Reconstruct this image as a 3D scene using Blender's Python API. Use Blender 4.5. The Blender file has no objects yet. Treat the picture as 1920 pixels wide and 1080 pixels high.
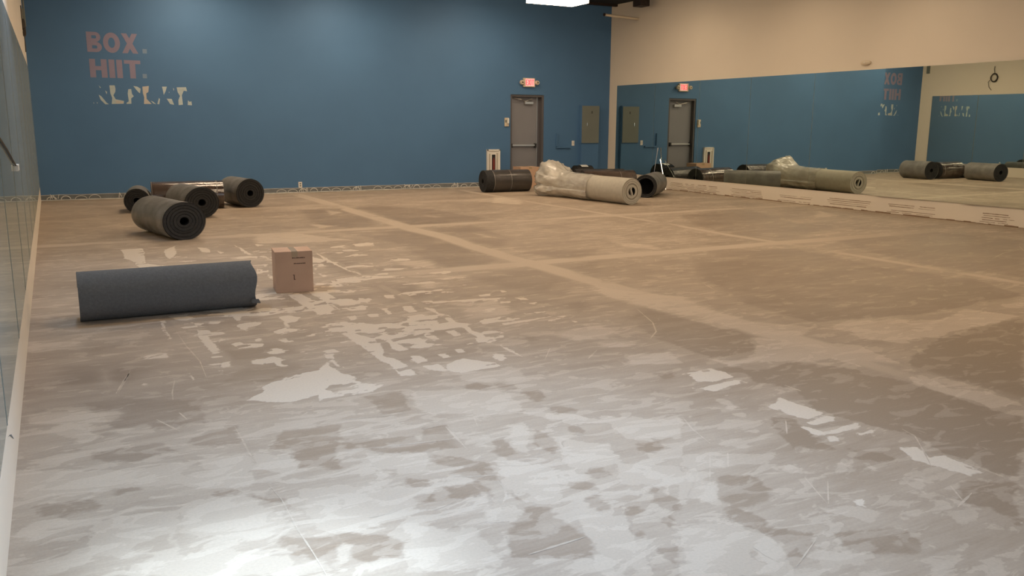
import bpy, bmesh, math, random
import numpy as np
from mathutils import Vector, Matrix, noise

random.seed(4); rng = np.random.default_rng(7)
S = bpy.context.scene
COL = S.collection
PI = math.pi

# ------------------------------------------------------------ camera, world, exposure
YAW, PITCH, ROLL, FPX, CAMH = 0.4921, 0.1902, -0.0056, 1594.3, 1.45
XL, XR, YB, YF, ZC = -0.252, 12.41, 18.05, -3.0, 4.32
cy, sy, cp, sp = math.cos(YAW), math.sin(YAW), math.cos(PITCH), math.sin(PITCH)
FW = Vector((sy*cp, cy*cp, -sp)); R0 = Vector((cy, -sy, 0)); D0 = FW.cross(R0)
RT = R0*math.cos(ROLL) + D0*math.sin(ROLL); DN = D0*math.cos(ROLL) - R0*math.sin(ROLL)
cam_d = bpy.data.cameras.new('camera'); cam = bpy.data.objects.new('camera', cam_d); COL.objects.link(cam)
cam.matrix_world = Matrix(((RT.x, -DN.x, -FW.x, 0), (RT.y, -DN.y, -FW.y, 0), (RT.z, -DN.z, -FW.z, CAMH), (0, 0, 0, 1)))
cam_d.sensor_width = 36; cam_d.lens = FPX/1920*36; cam_d.clip_start = 0.02
S.camera = cam

def ray(px, py): return FW + RT*((px-960)/FPX) + DN*((py-540)/FPX)
def at(px, py, z=0.0):                  # where a sight line meets the level z
    d = ray(px, py); t = (z-CAMH)/d.z; return Vector((d.x*t, d.y*t, z))
def at_y(px, py, Y=YB):
    d = ray(px, py); t = Y/d.y; return Vector((d.x*t, Y, CAMH+d.z*t))
def at_x(px, py, X=XR):
    d = ray(px, py); t = X/d.x; return Vector((X, d.y*t, CAMH+d.z*t))

S.view_settings.view_transform = 'Standard'; S.view_settings.look = 'None'
S.view_settings.exposure = 0.0; S.view_settings.gamma = 1.0; S.view_settings.use_curve_mapping = False
w = bpy.data.worlds.new('sky'); S.world = w; w.use_nodes = True
w.node_tree.nodes['Background'].inputs[0].default_value = (0.75, 0.86, 1.0, 1)
w.node_tree.nodes['Background'].inputs[1].default_value = 0.6

LAMP_E = 20.5            # ceiling panel emission
WARM = (1.0, 0.77, 0.54)
DAY = (0.80, 0.90, 1.0)
def area(name, loc, rot, sx, sy_, power, color):
    l = bpy.data.lights.new(name, 'AREA'); l.shape = 'RECTANGLE'; l.size = sx; l.size_y = sy_
    l.energy = power; l.color = color
    o = bpy.data.objects.new(name, l); COL.objects.link(o); o.location = loc; o.rotation_euler = rot
    return o
# daylight entering through the shopfront window behind the viewpoint
area('window_daylight', (4.2, YF+0.05, 1.55), (math.radians(68), 0, 0), 7.6, 2.5, 70, DAY)
def spot(name, loc, power, color, ang, tilt=0.0, rad=.06):
    l = bpy.data.lights.new(name, 'SPOT'); l.energy = power; l.color = color; l.spot_size = math.radians(ang); l.spot_blend = 1.0
    l.shadow_soft_size = rad; o = bpy.data.objects.new(name, l); COL.objects.link(o); o.location = loc; o.rotation_euler = (math.radians(tilt), 0, 0)
COOL = (0.535, 0.735, 1.05)
spot('near_fill', (1.62, 2.85, 2.40), 355, COOL, 150, rad=.12)  # added fill, an unseen lamp that brightens and cools the near floor
spot('left_fill', (.35, 8.3, 3.62), 150, COOL, 130, rad=.08)  # added cool fill for the floor along the left wall
spot('pool_fill', (.42, 2.42, 3.05), 640, (0.60, 0.78, 1.0), 32)  # added narrow fill that makes the hot pool on the near floor

# ------------------------------------------------------------ materials
def nodes(m):
    m.use_nodes = True; nt = m.node_tree; return nt, nt.nodes, nt.links
def mat(name, col, rough=0.6, metal=0.0, spec=0.4, var=0.0, vscale=4.0, bump=0.0, bscale=80.0, emit=None, es=0.0, coat=0.0):
    m = bpy.data.materials.new(name); nt, N, L = nodes(m); b = N['Principled BSDF']
    b.inputs['Base Color'].default_value = (*col, 1); b.inputs['Roughness'].default_value = rough
    b.inputs['Metallic'].default_value = metal; b.inputs['Specular IOR Level'].default_value = spec
    if coat: b.inputs['Coat Weight'].default_value = coat; b.inputs['Coat Roughness'].default_value = 0.12
    tc = N.new('ShaderNodeTexCoord')
    if var:
        n = N.new('ShaderNodeTexNoise'); n.inputs['Scale'].default_value = vscale; n.inputs['Detail'].default_value = 5
        L.new(tc.outputs['Object'], n.inputs['Vector'])
        r = N.new('ShaderNodeMapRange'); r.inputs['From Min'].default_value = 0.25; r.inputs['From Max'].default_value = 0.75
        r.inputs['To Min'].default_value = 1-var; r.inputs['To Max'].default_value = 1+var
        L.new(n.outputs['Fac'], r.inputs['Value'])
        v = N.new('ShaderNodeVectorMath'); v.operation = 'SCALE'; v.inputs[0].default_value = col
        L.new(r.outputs[0], v.inputs['Scale']); L.new(v.outputs[0], b.inputs['Base Color'])
    if bump:
        n2 = N.new('ShaderNodeTexNoise'); n2.inputs['Scale'].default_value = bscale; n2.inputs['Detail'].default_value = 4
        L.new(tc.outputs['Object'], n2.inputs['Vector'])
        bp = N.new('ShaderNodeBump'); bp.inputs['Strength'].default_value = bump; bp.inputs['Distance'].default_value = 0.01
        L.new(n2.outputs['Fac'], bp.inputs['Height']); L.new(bp.outputs[0], b.inputs['Normal'])
    if emit:
        b.inputs['Emission Color'].default_value = (*emit, 1); b.inputs['Emission Strength'].default_value = es
    return m

M = {}
M['blue'] = mat('blue wall paint', (0.076, 0.170, 0.312), 0.62, spec=0.3, var=0.05, vscale=1.2, bump=0.05, bscale=150)
M['beige'] = mat('beige wall paint', (0.72, 0.64, 0.52), 0.7, spec=0.25, var=0.025, vscale=1.0, bump=0.05, bscale=140)
M['deck'] = mat('black ceiling deck', (0.012, 0.011, 0.010), 0.85, var=0.2)
M['joist'] = mat('dark brown steel', (0.028, 0.018, 0.014), 0.6)
M['door'] = mat('grey brown door paint', (0.225, 0.225, 0.245), 0.5, var=0.05, vscale=2)
M['doorframe'] = mat('dark grey frame paint', (0.105, 0.100, 0.105), 0.5)
M['steel'] = mat('brushed steel', (0.55, 0.53, 0.50), 0.3, metal=0.9)
M['blacksteel'] = mat('black metal', (0.02, 0.02, 0.02), 0.4)
M['chrome'] = mat('bright chrome', (0.9, 0.92, 0.95), 0.18, metal=1.0)
M['panelgrey'] = mat('olive grey enamel', (0.165, 0.178, 0.155), 0.55, var=0.04)
M['white'] = mat('white plastic', (0.75, 0.72, 0.66), 0.45)
M['ivory'] = mat('ivory plastic', (0.62, 0.53, 0.40), 0.5)
M['red'] = mat('red enamel', (0.16, 0.022, 0.014), 0.35)
M['exitred'] = mat('lit red sign face', (0.9, 0.18, 0.2), 0.5, emit=(1.0, 0.10, 0.14), es=0.60)
M['exitpale'] = mat('lit pale sign letters', (0.9, 0.6, 0.55), 0.5, emit=(1.0, 0.48, 0.46), es=0.60)
M['rubber'] = mat('black rubber mat', (0.034, 0.034, 0.034), 0.85, spec=0.25, var=0.25, vscale=30, bump=0.35, bscale=120)
M['rubber_grey'] = mat('charcoal crumb rubber', (0.135, 0.14, 0.142), 0.9, spec=0.2, var=0.13, vscale=55, bump=0.4, bscale=160)
M['rubber_hole'] = mat('black roll core', (0.006, 0.006, 0.006), 0.9)
M['card'] = mat('brown cardboard', (0.57, 0.385, 0.27), 0.8, spec=0.2, var=0.07, vscale=5)
M['carddark'] = mat('brown printed ink', (0.085, 0.045, 0.028), 0.8)
M['tape'] = mat('clear parcel tape', (0.46, 0.34, 0.21), 0.25)
M['pad'] = mat('grey felt underlay', (0.46, 0.43, 0.36), 0.95, spec=0.1, var=0.08, vscale=14, bump=0.3, bscale=90)
M['padgroove'] = mat('underlay shadow gap', (0.16, 0.12, 0.08), 0.95)
M['label'] = mat('white paper label', (0.72, 0.72, 0.68), 0.5)
M['pink'] = mat('faded pink lettering paint', (0.24, 0.21, 0.285), 0.7, var=0.02, vscale=9)
M['paleblue'] = mat('pale blue dot paint', (0.185, 0.265, 0.37), 0.7)
M['primer'] = mat('bare pale wall skin', (0.43, 0.50, 0.50), 0.8, var=0.10, vscale=10)
M['peach'] = mat('bare peach wall skin', (0.47, 0.45, 0.41), 0.8)
M['glue'] = mat('pale dried adhesive', (0.60, 0.60, 0.57), 0.7)
M['glue_brown'] = mat('brown dried adhesive', (0.22, 0.135, 0.075), 0.8)
M['skirt_gap'] = mat('unpainted strip', (0.17, 0.185, 0.19), 0.8, var=0.2, vscale=6)
M['greypaint'] = mat('front wall paint', (0.55, 0.52, 0.47), 0.7)
M['concrete'] = mat('pavement', (0.35, 0.34, 0.32), 0.9)
M['cable'] = mat('dark cable', (0.05, 0.04, 0.03), 0.6)
M['alu'] = mat('aluminium frame', (0.5, 0.5, 0.5), 0.35, metal=0.8)
M['fixture'] = mat('white fixture body', (0.6, 0.6, 0.58), 0.5)
M['lens'] = mat('lit fixture lens', (0.9, 0.9, 0.9), 0.5, emit=WARM, es=LAMP_E)
M['lens_dim'] = mat('lit wall side lens', (0.9, 0.9, 0.9), 0.5, emit=WARM, es=LAMP_E*.95)
M['fill_lens_mid'] = mat('added fill medium lens', (0.9, 0.9, 0.9), 0.5, emit=WARM, es=LAMP_E*.55)  # glow of the added corner panel
M['fill_lens_faint'] = mat('added fill low lens', (0.9, 0.9, 0.9), 0.5, emit=WARM, es=LAMP_E*.28)  # glow of the added panels by the beige wall
M['fill_lens_cool'] = mat('added fill lamp lens', (0.9, 0.9, 0.9), 0.5, emit=(0.9, 0.95, 1.0), es=6)  # glow of the added cool fill lamps

def mirror_mat(name, tint, dust, dustcol):
    m = bpy.data.materials.new(name); nt, N, L = nodes(m); out = N['Material Output']
    N.remove(N['Principled BSDF'])
    g = N.new('ShaderNodeBsdfGlossy'); g.inputs['Color'].default_value = (*tint, 1); g.inputs['Roughness'].default_value = 0.0
    d = N.new('ShaderNodeBsdfDiffuse'); d.inputs['Color'].default_value = (*dustcol, 1)
    lw = N.new('ShaderNodeLayerWeight'); lw.inputs['Blend'].default_value = 0.5      # a dust film looks thicker at a slant
    r = N.new('ShaderNodeMapRange'); r.inputs['From Min'].default_value = 0.55; r.inputs['To Min'].default_value = dust*0.12; r.inputs['To Max'].default_value = dust
    L.new(lw.outputs['Facing'], r.inputs['Value'])
    mx = N.new('ShaderNodeMixShader'); L.new(r.outputs[0], mx.inputs[0]); L.new(g.outputs[0], mx.inputs[1]); L.new(d.outputs[0], mx.inputs[2])
    L.new(mx.outputs[0], out.inputs['Surface']); return m
M['mirror'] = mirror_mat('silvered glass', (0.74, 0.80, 0.74), 0.02, (0.5, 0.48, 0.42))
M['mirror_dusty'] = mirror_mat('dusty silvered glass', (0.74, 0.79, 0.76), 0.26, (0.56, 0.59, 0.55))

def film_mat(name, col, alpha, rough, bump=0.6, bs=14, spec=0.8):
    m = bpy.data.materials.new(name); nt, N, L = nodes(m); b = N['Principled BSDF']; out = N['Material Output']
    b.inputs['Base Color'].default_value = (*col, 1); b.inputs['Roughness'].default_value = rough; b.inputs['Specular IOR Level'].default_value = spec
    tc = N.new('ShaderNodeTexCoord'); mp = N.new('ShaderNodeMapping'); mp.inputs['Scale'].default_value = (0.5, 3.0, 3.0)
    L.new(tc.outputs['Object'], mp.inputs['Vector'])
    n = N.new('ShaderNodeTexNoise'); n.inputs['Scale'].default_value = bs; n.inputs['Detail'].default_value = 5; n.inputs['Distortion'].default_value = 0.6
    L.new(mp.outputs[0], n.inputs['Vector'])
    bp = N.new('ShaderNodeBump'); bp.inputs['Strength'].default_value = bump; bp.inputs['Distance'].default_value = 0.02
    L.new(n.outputs['Fac'], bp.inputs['Height']); L.new(bp.outputs[0], b.inputs['Normal'])
    t = N.new('ShaderNodeBsdfTransparent')
    n2 = N.new('ShaderNodeTexNoise'); n2.inputs['Scale'].default_value = 5; n2.inputs['Detail'].default_value = 4; L.new(tc.outputs['Object'], n2.inputs['Vector'])
    r = N.new('ShaderNodeMapRange'); r.inputs['From Min'].default_value = 0.3; r.inputs['From Max'].default_value = 0.7
    r.inputs['To Min'].default_value = max(0, alpha-0.15); r.inputs['To Max'].default_value = min(1, alpha+0.15)
    L.new(n2.outputs['Fac'], r.inputs['Value'])
    mx = N.new('ShaderNodeMixShader'); L.new(r.outputs[0], mx.inputs[0]); L.new(t.outputs[0], mx.inputs[1]); L.new(b.outputs[0], mx.inputs[2])
    L.new(mx.outputs[0], out.inputs['Surface']); return m
M['film_dusty'] = film_mat('dusty stretch film', (0.25, 0.235, 0.21), 0.75, 0.42, 0.35, 12, 0.5)
M['film_shiny'] = film_mat('shiny stretch film', (0.085, 0.060, 0.048), 0.92, 0.13, 0.22, 7, 1.0)
M['film_black'] = film_mat('black glossy film', (0.018, 0.017, 0.017), 0.9, 0.12, 0.2, 8, 1.0)
M['film_dark'] = film_mat('smoky stretch film', (0.085, 0.075, 0.068), 0.7, 0.20, 0.25, 10, 0.7)
M['film_clear'] = film_mat('milky plastic sheeting', (0.58, 0.54, 0.46), 0.74, 0.12, 0.45, 8, 1.0)
M['film_edge'] = mat('folded film edge', (0.22, 0.205, 0.185), 0.2)

# ------------------------------------------------------------ mesh helpers
def link_mesh(name, bm, mats, parent=None, smooth=False):
    me = bpy.data.meshes.new(name)
    bmesh.ops.recalc_face_normals(bm, faces=bm.faces[:])
    bm.to_mesh(me); bm.free()
    if not isinstance(mats, (list, tuple)): mats = [mats]
    for k in mats: me.materials.append(M[k] if isinstance(k, str) else k)
    if smooth:
        me.polygons.foreach_set('use_smooth', [True]*len(me.polygons))
        me.set_sharp_from_angle(angle=math.radians(38))
    o = bpy.data.objects.new(name, me); COL.objects.link(o)
    if parent: o.parent = parent
    return o
def tag(o, label=None, cat=None, group=None, kind=None):
    if label: o['label'] = label
    if cat: o['category'] = cat
    if group: o['group'] = group
    if kind: o['kind'] = kind
    return o
def empty(name, loc, rz=0.0):
    o = bpy.data.objects.new(name, None); COL.objects.link(o); o.location = loc; o.rotation_euler = (0, 0, rz)
    o.empty_display_size = 0.1; return o
def box(bm, x0, x1, y0, y1, z0, z1, bev=0.0, mi=0):
    g = bmesh.ops.create_cube(bm, size=1.0); vs = g['verts']
    for v in vs: v.co = Vector(((x0+x1)/2+v.co.x*(x1-x0), (y0+y1)/2+v.co.y*(y1-y0), (z0+z1)/2+v.co.z*(z1-z0)))
    fs = set(f for v in vs for f in v.link_faces)
    for f in fs: f.material_index = mi
    if bev:
        es = list(set(e for v in vs for e in v.link_edges))
        r = bmesh.ops.bevel(bm, geom=es, offset=bev, segments=2, affect='EDGES', profile=0.6)
        for f in r['faces']: f.material_index = mi
def lathe(bm, prof, seg=64, mi=None, axis='x', jit=None):
    """prof: list of (t along axis, radius). builds rings"""
    rings = []
    for (t, r) in prof:
        ring = []
        for k in range(seg):
            a = 2*PI*k/seg; rr = r*(1 + (jit(t, a) if jit else 0))
            if axis == 'x': co = (t, rr*math.cos(a), rr*math.sin(a))
            elif axis == 'z': co = (rr*math.cos(a), rr*math.sin(a), t)
            else: co = (rr*math.cos(a), t, rr*math.sin(a))
            ring.append(bm.verts.new(co))
        rings.append(ring)
    for i in range(len(rings)-1):
        for k in range(seg):
            f = bm.faces.new((rings[i][k], rings[i][(k+1) % seg], rings[i+1][(k+1) % seg], rings[i+1][k]))
            if mi: f.material_index = mi[i]
    return rings
def tube(bm, pts, r, seg=8, mi=0, caps=True):
    rings = []; pts = [Vector(p) for p in pts]
    for i, p in enumerate(pts):
        d = (pts[min(i+1, len(pts)-1)]-pts[max(i-1, 0)]).normalized()
        u = d.orthogonal().normalized() if abs(d.z) > .95 else d.cross(Vector((0, 0, 1))).normalized()
        v = d.cross(u)
        rings.append([bm.verts.new(p+u*r*math.cos(2*PI*k/seg)+v*r*math.sin(2*PI*k/seg)) for k in range(seg)])
    for i in range(len(rings)-1):
        for k in range(seg):
            bm.faces.new((rings[i][k], rings[i][(k+1) % seg], rings[i+1][(k+1) % seg], rings[i+1][k])).material_index = mi
    if caps:
        bm.faces.new(rings[0]).material_index = mi; bm.faces.new(rings[-1]).material_index = mi
def slab(bm, pts, n, th, mi=0):          # polygon with thickness th along n
    n = Vector(n).normalized()*th
    a = [bm.verts.new(Vector(p)) for p in pts]; b = [bm.verts.new(Vector(p)+n) for p in pts]
    bm.faces.new(a).material_index = mi; bm.faces.new(b).material_index = mi
    for i in range(len(a)):
        j = (i+1) % len(a); bm.faces.new((a[i], a[j], b[j], b[i])).material_index = mi
def new(): return bmesh.new()
def struct(name, bm, mats, parent=None, smooth=False):
    o = link_mesh(name, bm, mats, parent, smooth)
    if not parent: o['kind'] = 'structure'
    return o

# ------------------------------------------------------------ floor
def vnoise(x, y, seed, sx=1.0, sy_=1.0):
    g = np.random.default_rng(seed).random((256, 256))
    x = x*sx + 60; y = y*sy_ + 60; xi = np.floor(x).astype(int); yi = np.floor(y).astype(int)
    fx = x-xi; fy = y-yi; fx = fx*fx*(3-2*fx); fy = fy*fy*(3-2*fy)
    a = g[xi % 256, yi % 256]; b = g[(xi+1) % 256, yi % 256]; c = g[xi % 256, (yi+1) % 256]; d = g[(xi+1) % 256, (yi+1) % 256]
    return (a*(1-fx)+b*fx)*(1-fy)+(c*(1-fx)+d*fx)*fy
def fbm(x, y, seed, s=1.0, ax=1.0, ay=1.0, octs=5):
    t = 0; amp = .5; n = 0
    for k in range(octs):
        t = t+amp*vnoise(x, y, seed+k, s*ax*2**k, s*ay*2**k); n += amp; amp *= .55
    return t/n
def sstep(x, a, b):
    t = np.clip((x-a)/(b-a), 0, 1); return t*t*(3-2*t)

def crop(ox, oy, s, polys): return [[(ox+x/s, oy+y/s) for x, y in p] for p in polys]
PALE = crop(200, 440, 3.376, [
 [(85,95),(230,85),(250,180),(340,195),(200,215),(180,180),(110,150)],[(570,80),(640,85),(655,115),(600,110)],
 [(800,60),(860,90),(930,130),(900,130),(840,95)],[(1310,105),(1400,150),(1480,200),(1600,245),(1640,265),(1590,250),(1470,205),(1380,158)],
 [(1320,205),(1335,215),(1325,228),(1312,225)],[(1340,240),(1405,260),(1370,268),(1345,255)],[(1410,290),(1480,300),(1430,312)],
 [(1510,345),(1560,355),(1540,362)],[(1140,380),(1240,375),(1290,410),(1400,440),(1440,475),(1400,500),(1330,500),(1310,480),(1240,455),(1190,415)],
 [(1280,360),(1390,360),(1440,400),(1600,430),(1500,445),(1420,432),(1490,490),(1450,470),(1380,430),(1320,390)],
 [(1600,400),(1680,410),(1660,435),(1610,420)],[(780,500),(850,510),(850,545),(810,545)],[(870,490),(1010,460),(1120,475),(1080,490),(900,500)],
 [(640,550),(730,545),(700,565),(645,565)],[(840,575),(890,572),(900,595),(880,612),(845,595)],
 [(560,600),(650,605),(660,665),(730,740),(680,760),(640,735),(610,680),(580,640)],
 [(1070,520),(1150,510),(1230,525),(1200,550),(1150,560),(1170,595),(1280,600),(1160,620),(1110,635),(1050,615),(1140,590),(1120,550)],
 [(1430,580),(1500,560),(1540,580),(1590,630),(1688,660),(1688,770),(1600,700),(1540,660)],[(1600,580),(1688,600),(1640,612)],
 [(780,690),(830,678),(860,690),(1000,690),(1000,710),(830,722)],[(925,665),(960,655),(995,668),(950,680)],[(1075,660),(1140,655),(1170,680),(1130,685)],
 [(900,800),(960,790),(1040,770),(1090,780),(1110,820),(1180,830),(1100,840),(1050,810),(960,822),(905,815)],
 [(730,820),(790,800),(800,830),(745,840)],[(1370,760),(1430,755),(1440,790),(1500,840),(1460,830),(1400,790)],
 [(1330,860),(1400,800),(1420,850),(1500,880),(1560,900),(1640,990),(1560,1020),(1400,1000),(1200,1050),(1060,1060),(870,1050),(1000,990),(1000,960),(1150,900)],
 [(330,540),(360,545),(380,610),(420,660),(400,665),(360,610)],[(485,820),(530,880),(570,920),(540,925),(510,880)],
 [(200,940),(260,945),(250,962),(205,955)],[(530,560),(620,560),(580,578)],[(380,515),(480,505),(560,530),(500,545),(420,540)],
 [(360,100),(430,70),(440,120),(400,160),(370,140)],[(690,100),(740,110),(720,125)],[(1020,250),(1060,262),(1062,300),(1030,270)],
 [(940,215),(1020,225),(1020,240),(950,238)],[(980,190),(1020,185),(1000,205)],[(220,770),(400,750),(390,780),(230,790)],[(930,60),(1010,62),(960,75)],
 [(1500,290),(1590,285),(1540,300)],[(1640,590),(1688,595),(1670,610)]])
PALE += crop(600, 540, 3.376, [
 [(75,240),(150,225),(185,245),(250,310),(330,320),(420,400),(400,430),(470,445),(560,490),(610,550),(520,555),(470,520),(440,480),(360,450),(300,400),(200,340),(140,290)],
 [(370,315),(430,315),(480,350),(520,365),(560,390),(500,400),(460,385),(430,350)],[(260,245),(320,250),(360,272),(310,280)],
 [(290,65),(325,68),(320,90),(280,85)],[(380,130),(420,128),(455,165),(430,170)],[(520,115),(570,112),(610,150),(560,155),(520,140)],
 [(290,165),(360,160),(370,180),(320,185)],[(170,180),(230,172),(240,195),(200,205)],[(440,240),(520,235),(500,258),(450,256)],
 [(545,225),(680,205),(740,205),(760,235),(640,230),(570,242)],[(570,340),(640,310),(680,345),(670,360),(600,358)],
 [(655,290),(700,285),(770,325),(740,340),(700,320)],[(780,270),(850,265),(895,300),(850,305)],[(560,430),(620,425),(680,465),(620,480),(580,460)],
 [(850,390),(900,388),(920,410),(870,415)],[(640,490),(760,480),(800,520),(780,530),(680,520)],
 [(790,490),(900,450),(1000,460),(1100,470),(1150,495),(1000,520),(880,540),(800,520)],
 [(870,235),(930,235),(960,270),(1020,285),(1070,320),(1000,315),(950,290)],
 [(640,120),(720,130),(740,160),(800,170),(860,210),(880,235),(840,235),(780,190),(700,150)],
 [(1080,190),(1160,178),(1170,190),(1090,200)],[(1120,200),(1225,195),(1225,206),(1130,212)],
 [(1140,222),(1300,200),(1420,185),(1525,158),(1440,188),(1300,215),(1160,235)],[(1290,160),(1425,145),(1420,155),(1300,168)],
 [(1000,45),(1080,35),(1080,50),(1010,55)],[(1240,60),(1290,60),(1320,75),(1270,75)],[(1480,180),(1555,175),(1540,188)],
 [(1120,350),(1160,365),(1240,410),(1290,440),(1240,430),(1180,395)],[(1100,415),(1160,420),(1180,445),(1140,465),(1100,440)],
 [(0,540),(60,500),(150,550),(260,600),(400,610),(330,660),(200,680),(60,700),(0,715)],[(20,420),(90,415),(100,470),(160,510),(110,500),(50,450)],
 [(740,420),(800,415),(830,440),(780,445)],[(400,45),(480,40),(470,65),(420,65)],[(110,90),(240,80),(200,105),(120,105)],
 [(1310,95),(1370,90),(1360,105)],[(1130,10),(1190,22),(1150,30)],[(1400,110),(1430,115),(1400,122)],[(1600,205),(1640,215),(1610,220)]])
PALE += crop(1280, 600, 2.25, [
 [(0,230),(110,200),(160,215),(210,240),(130,260),(60,262),(40,240)],[(110,275),(230,250),(270,262),(120,300),(20,280),(60,292)],
 [(360,365),(400,325),(470,350),(600,395),(540,420),(480,410)],[(530,430),(600,405),(650,410),(630,430),(560,445)],
 [(500,450),(530,448),(600,475),(680,450),(750,435),(760,455),(660,480),(560,490)],[(740,480),(810,460),(830,468),(760,490)],
 [(590,495),(650,492),(670,510),(620,515)],[(905,535),(980,535),(1040,575),(1100,570),(1150,590),(1270,640),(1200,660),(1080,620),(960,590)],
 [(1400,800),(1440,780),(1440,860),(1410,850)],[(730,755),(770,755),(770,790),(735,785)],[(835,985),(860,985),(850,1000)]])
SOFT = crop(1280, 600, 2.25, [                     # softer dusty pale areas
 [(130,330),(180,330),(240,370),(200,375)],[(190,395),(250,392),(250,405)],[(250,465),(320,465),(310,482)],
 [(390,620),(450,610),(530,640),(510,655),(420,645)],[(630,640),(700,590),(720,620),(660,655)],[(741,590),(790,600),(850,640),(800,640)],
 [(540,780),(620,790),(700,780),(820,810),(800,855),(700,830),(610,810)],[(500,820),(560,860),(620,915),(570,905),(540,850)],
 [(1020,940),(1060,960),(1170,1000),(1170,1020),(1090,1000)],[(580,1010),(780,990),(810,1020),(740,1050),(680,1040),(640,1080),(590,1060)],
 [(0,640),(140,690),(160,720),(140,780),(60,760),(0,755)],[(0,890),(200,830),(340,900),(440,1010),(460,1080),(0,1080)],
 [(130,170),(420,180),(520,150),(480,110),(700,130),(760,200),(620,160),(460,180),(250,210)],[(200,0),(560,30),(480,80),(300,60)],
 [(930,240),(1010,235),(1130,290),(1290,300),(1440,360),(1300,370),(1180,330),(1040,290)],[(1000,650),(1030,730),(960,700)],
 [(0,560),(150,570),(170,620),(60,640),(0,620)],[(620,30),(900,90),(1100,60),(1300,10),(1100,0),(700,0)]])
SOFT += crop(0, 600, 2.25, [
 [(200,470),(290,440),(400,450),(410,490),(350,520),(320,500),(250,480)],[(430,215),(460,215),(455,265),(430,265)],
 [(1060,560),(1240,570),(1260,610),(1200,650),(1100,620)],[(60,640),(500,640),(900,580),(1050,560),(1060,700),(600,700),(300,740),(60,750)],
 [(500,460),(640,440),(660,470),(520,480)],[(120,100),(330,85),(340,110),(200,130),(130,130)],[(600,150),(700,140),(690,165)],
 [(760,770),(1000,740),(1200,780),(1180,900),(1000,920),(760,900)],[(400,840),(760,800),(740,1000),(350,1000)],
 [(120,400),(300,380),(500,390),(480,430),(200,440),(120,440)],[(650,1000),(1200,960),(1260,1080),(500,1080)],
 [(1270,720),(1440,700),(1440,900),(1330,880)]])
SOFT += crop(640, 600, 2.25, [
 [(310,300),(520,290),(700,310),(780,380),(640,400),(520,390),(380,400),(300,370)],[(480,225),(760,210),(780,250),(640,265),(500,260)],
 [(700,440),(780,430),(790,570),(740,560),(700,520)],[(930,500),(1120,530),(1180,600),(1000,640),(940,600)],
 [(640,580),(900,620),(920,780),(760,770),(700,700)],[(100,560),(360,560),(370,640),(140,650)],[(0,700),(240,700),(400,710),(300,840),(0,900)],
 [(250,860),(560,870),(640,960),(700,1050),(260,1060)],[(1150,600),(1440,620),(1440,700),(1180,690)],[(1000,820),(1200,830),(1300,1080),(1080,1080)],
 [(780,390),(1000,400),(1140,430),(960,440)],[(1080,400),(1440,420),(1440,500),(1200,500)],[(860,60),(1100,20),(1160,50),(1000,90)],
 [(1090,95),(1260,90),(1200,110),(1100,112)],[(600,790),(680,800),(620,850)]])
SOFT += crop(480, 340, 3.0, [
 [(880,575),(1020,570),(1000,600),(920,605)],[(1190,720),(1330,660),(1450,730),(1350,760),(1200,770)],[(1130,690),(1300,680),(1200,700)],
 [(800,455),(1000,445),(1000,490),(840,475)],[(400,160),(480,175),(420,190)],[(300,240),(440,250),(360,265)],[(0,300),(200,290),(520,330),(240,345),(0,350)],
 [(1030,545),(1180,530),(1190,538),(1050,552)],[(1220,290),(1380,320),(1300,315)],[(1350,90),(1500,110),(1480,130),(1330,120)],[(950,190),(1060,200),(1000,205)]])
SOFT += crop(1100, 340, 2.3415, [
 [(0,440),(100,470),(420,510),(560,570),(780,630),(620,655),(460,610),(250,550),(80,500)],[(720,680),(900,700),(1200,720),(1380,800),(1200,790),(980,770),(760,830),(600,810),(740,760)],
 [(1400,640),(1560,610),(1660,560),(1900,590),(1700,650),(1560,690),(1420,680)],[(1140,660),(1340,680),(1460,720),(1200,690)],
 [(130,270),(280,280),(330,300),(190,290)],[(1020,130),(1120,150),(1000,160)],[(1820,540),(1920,530),(1920,555),(1840,555)],
 [(0,630),(100,650),(80,690),(0,680)],[(150,760),(360,750),(420,800),(200,800)]])
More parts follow.
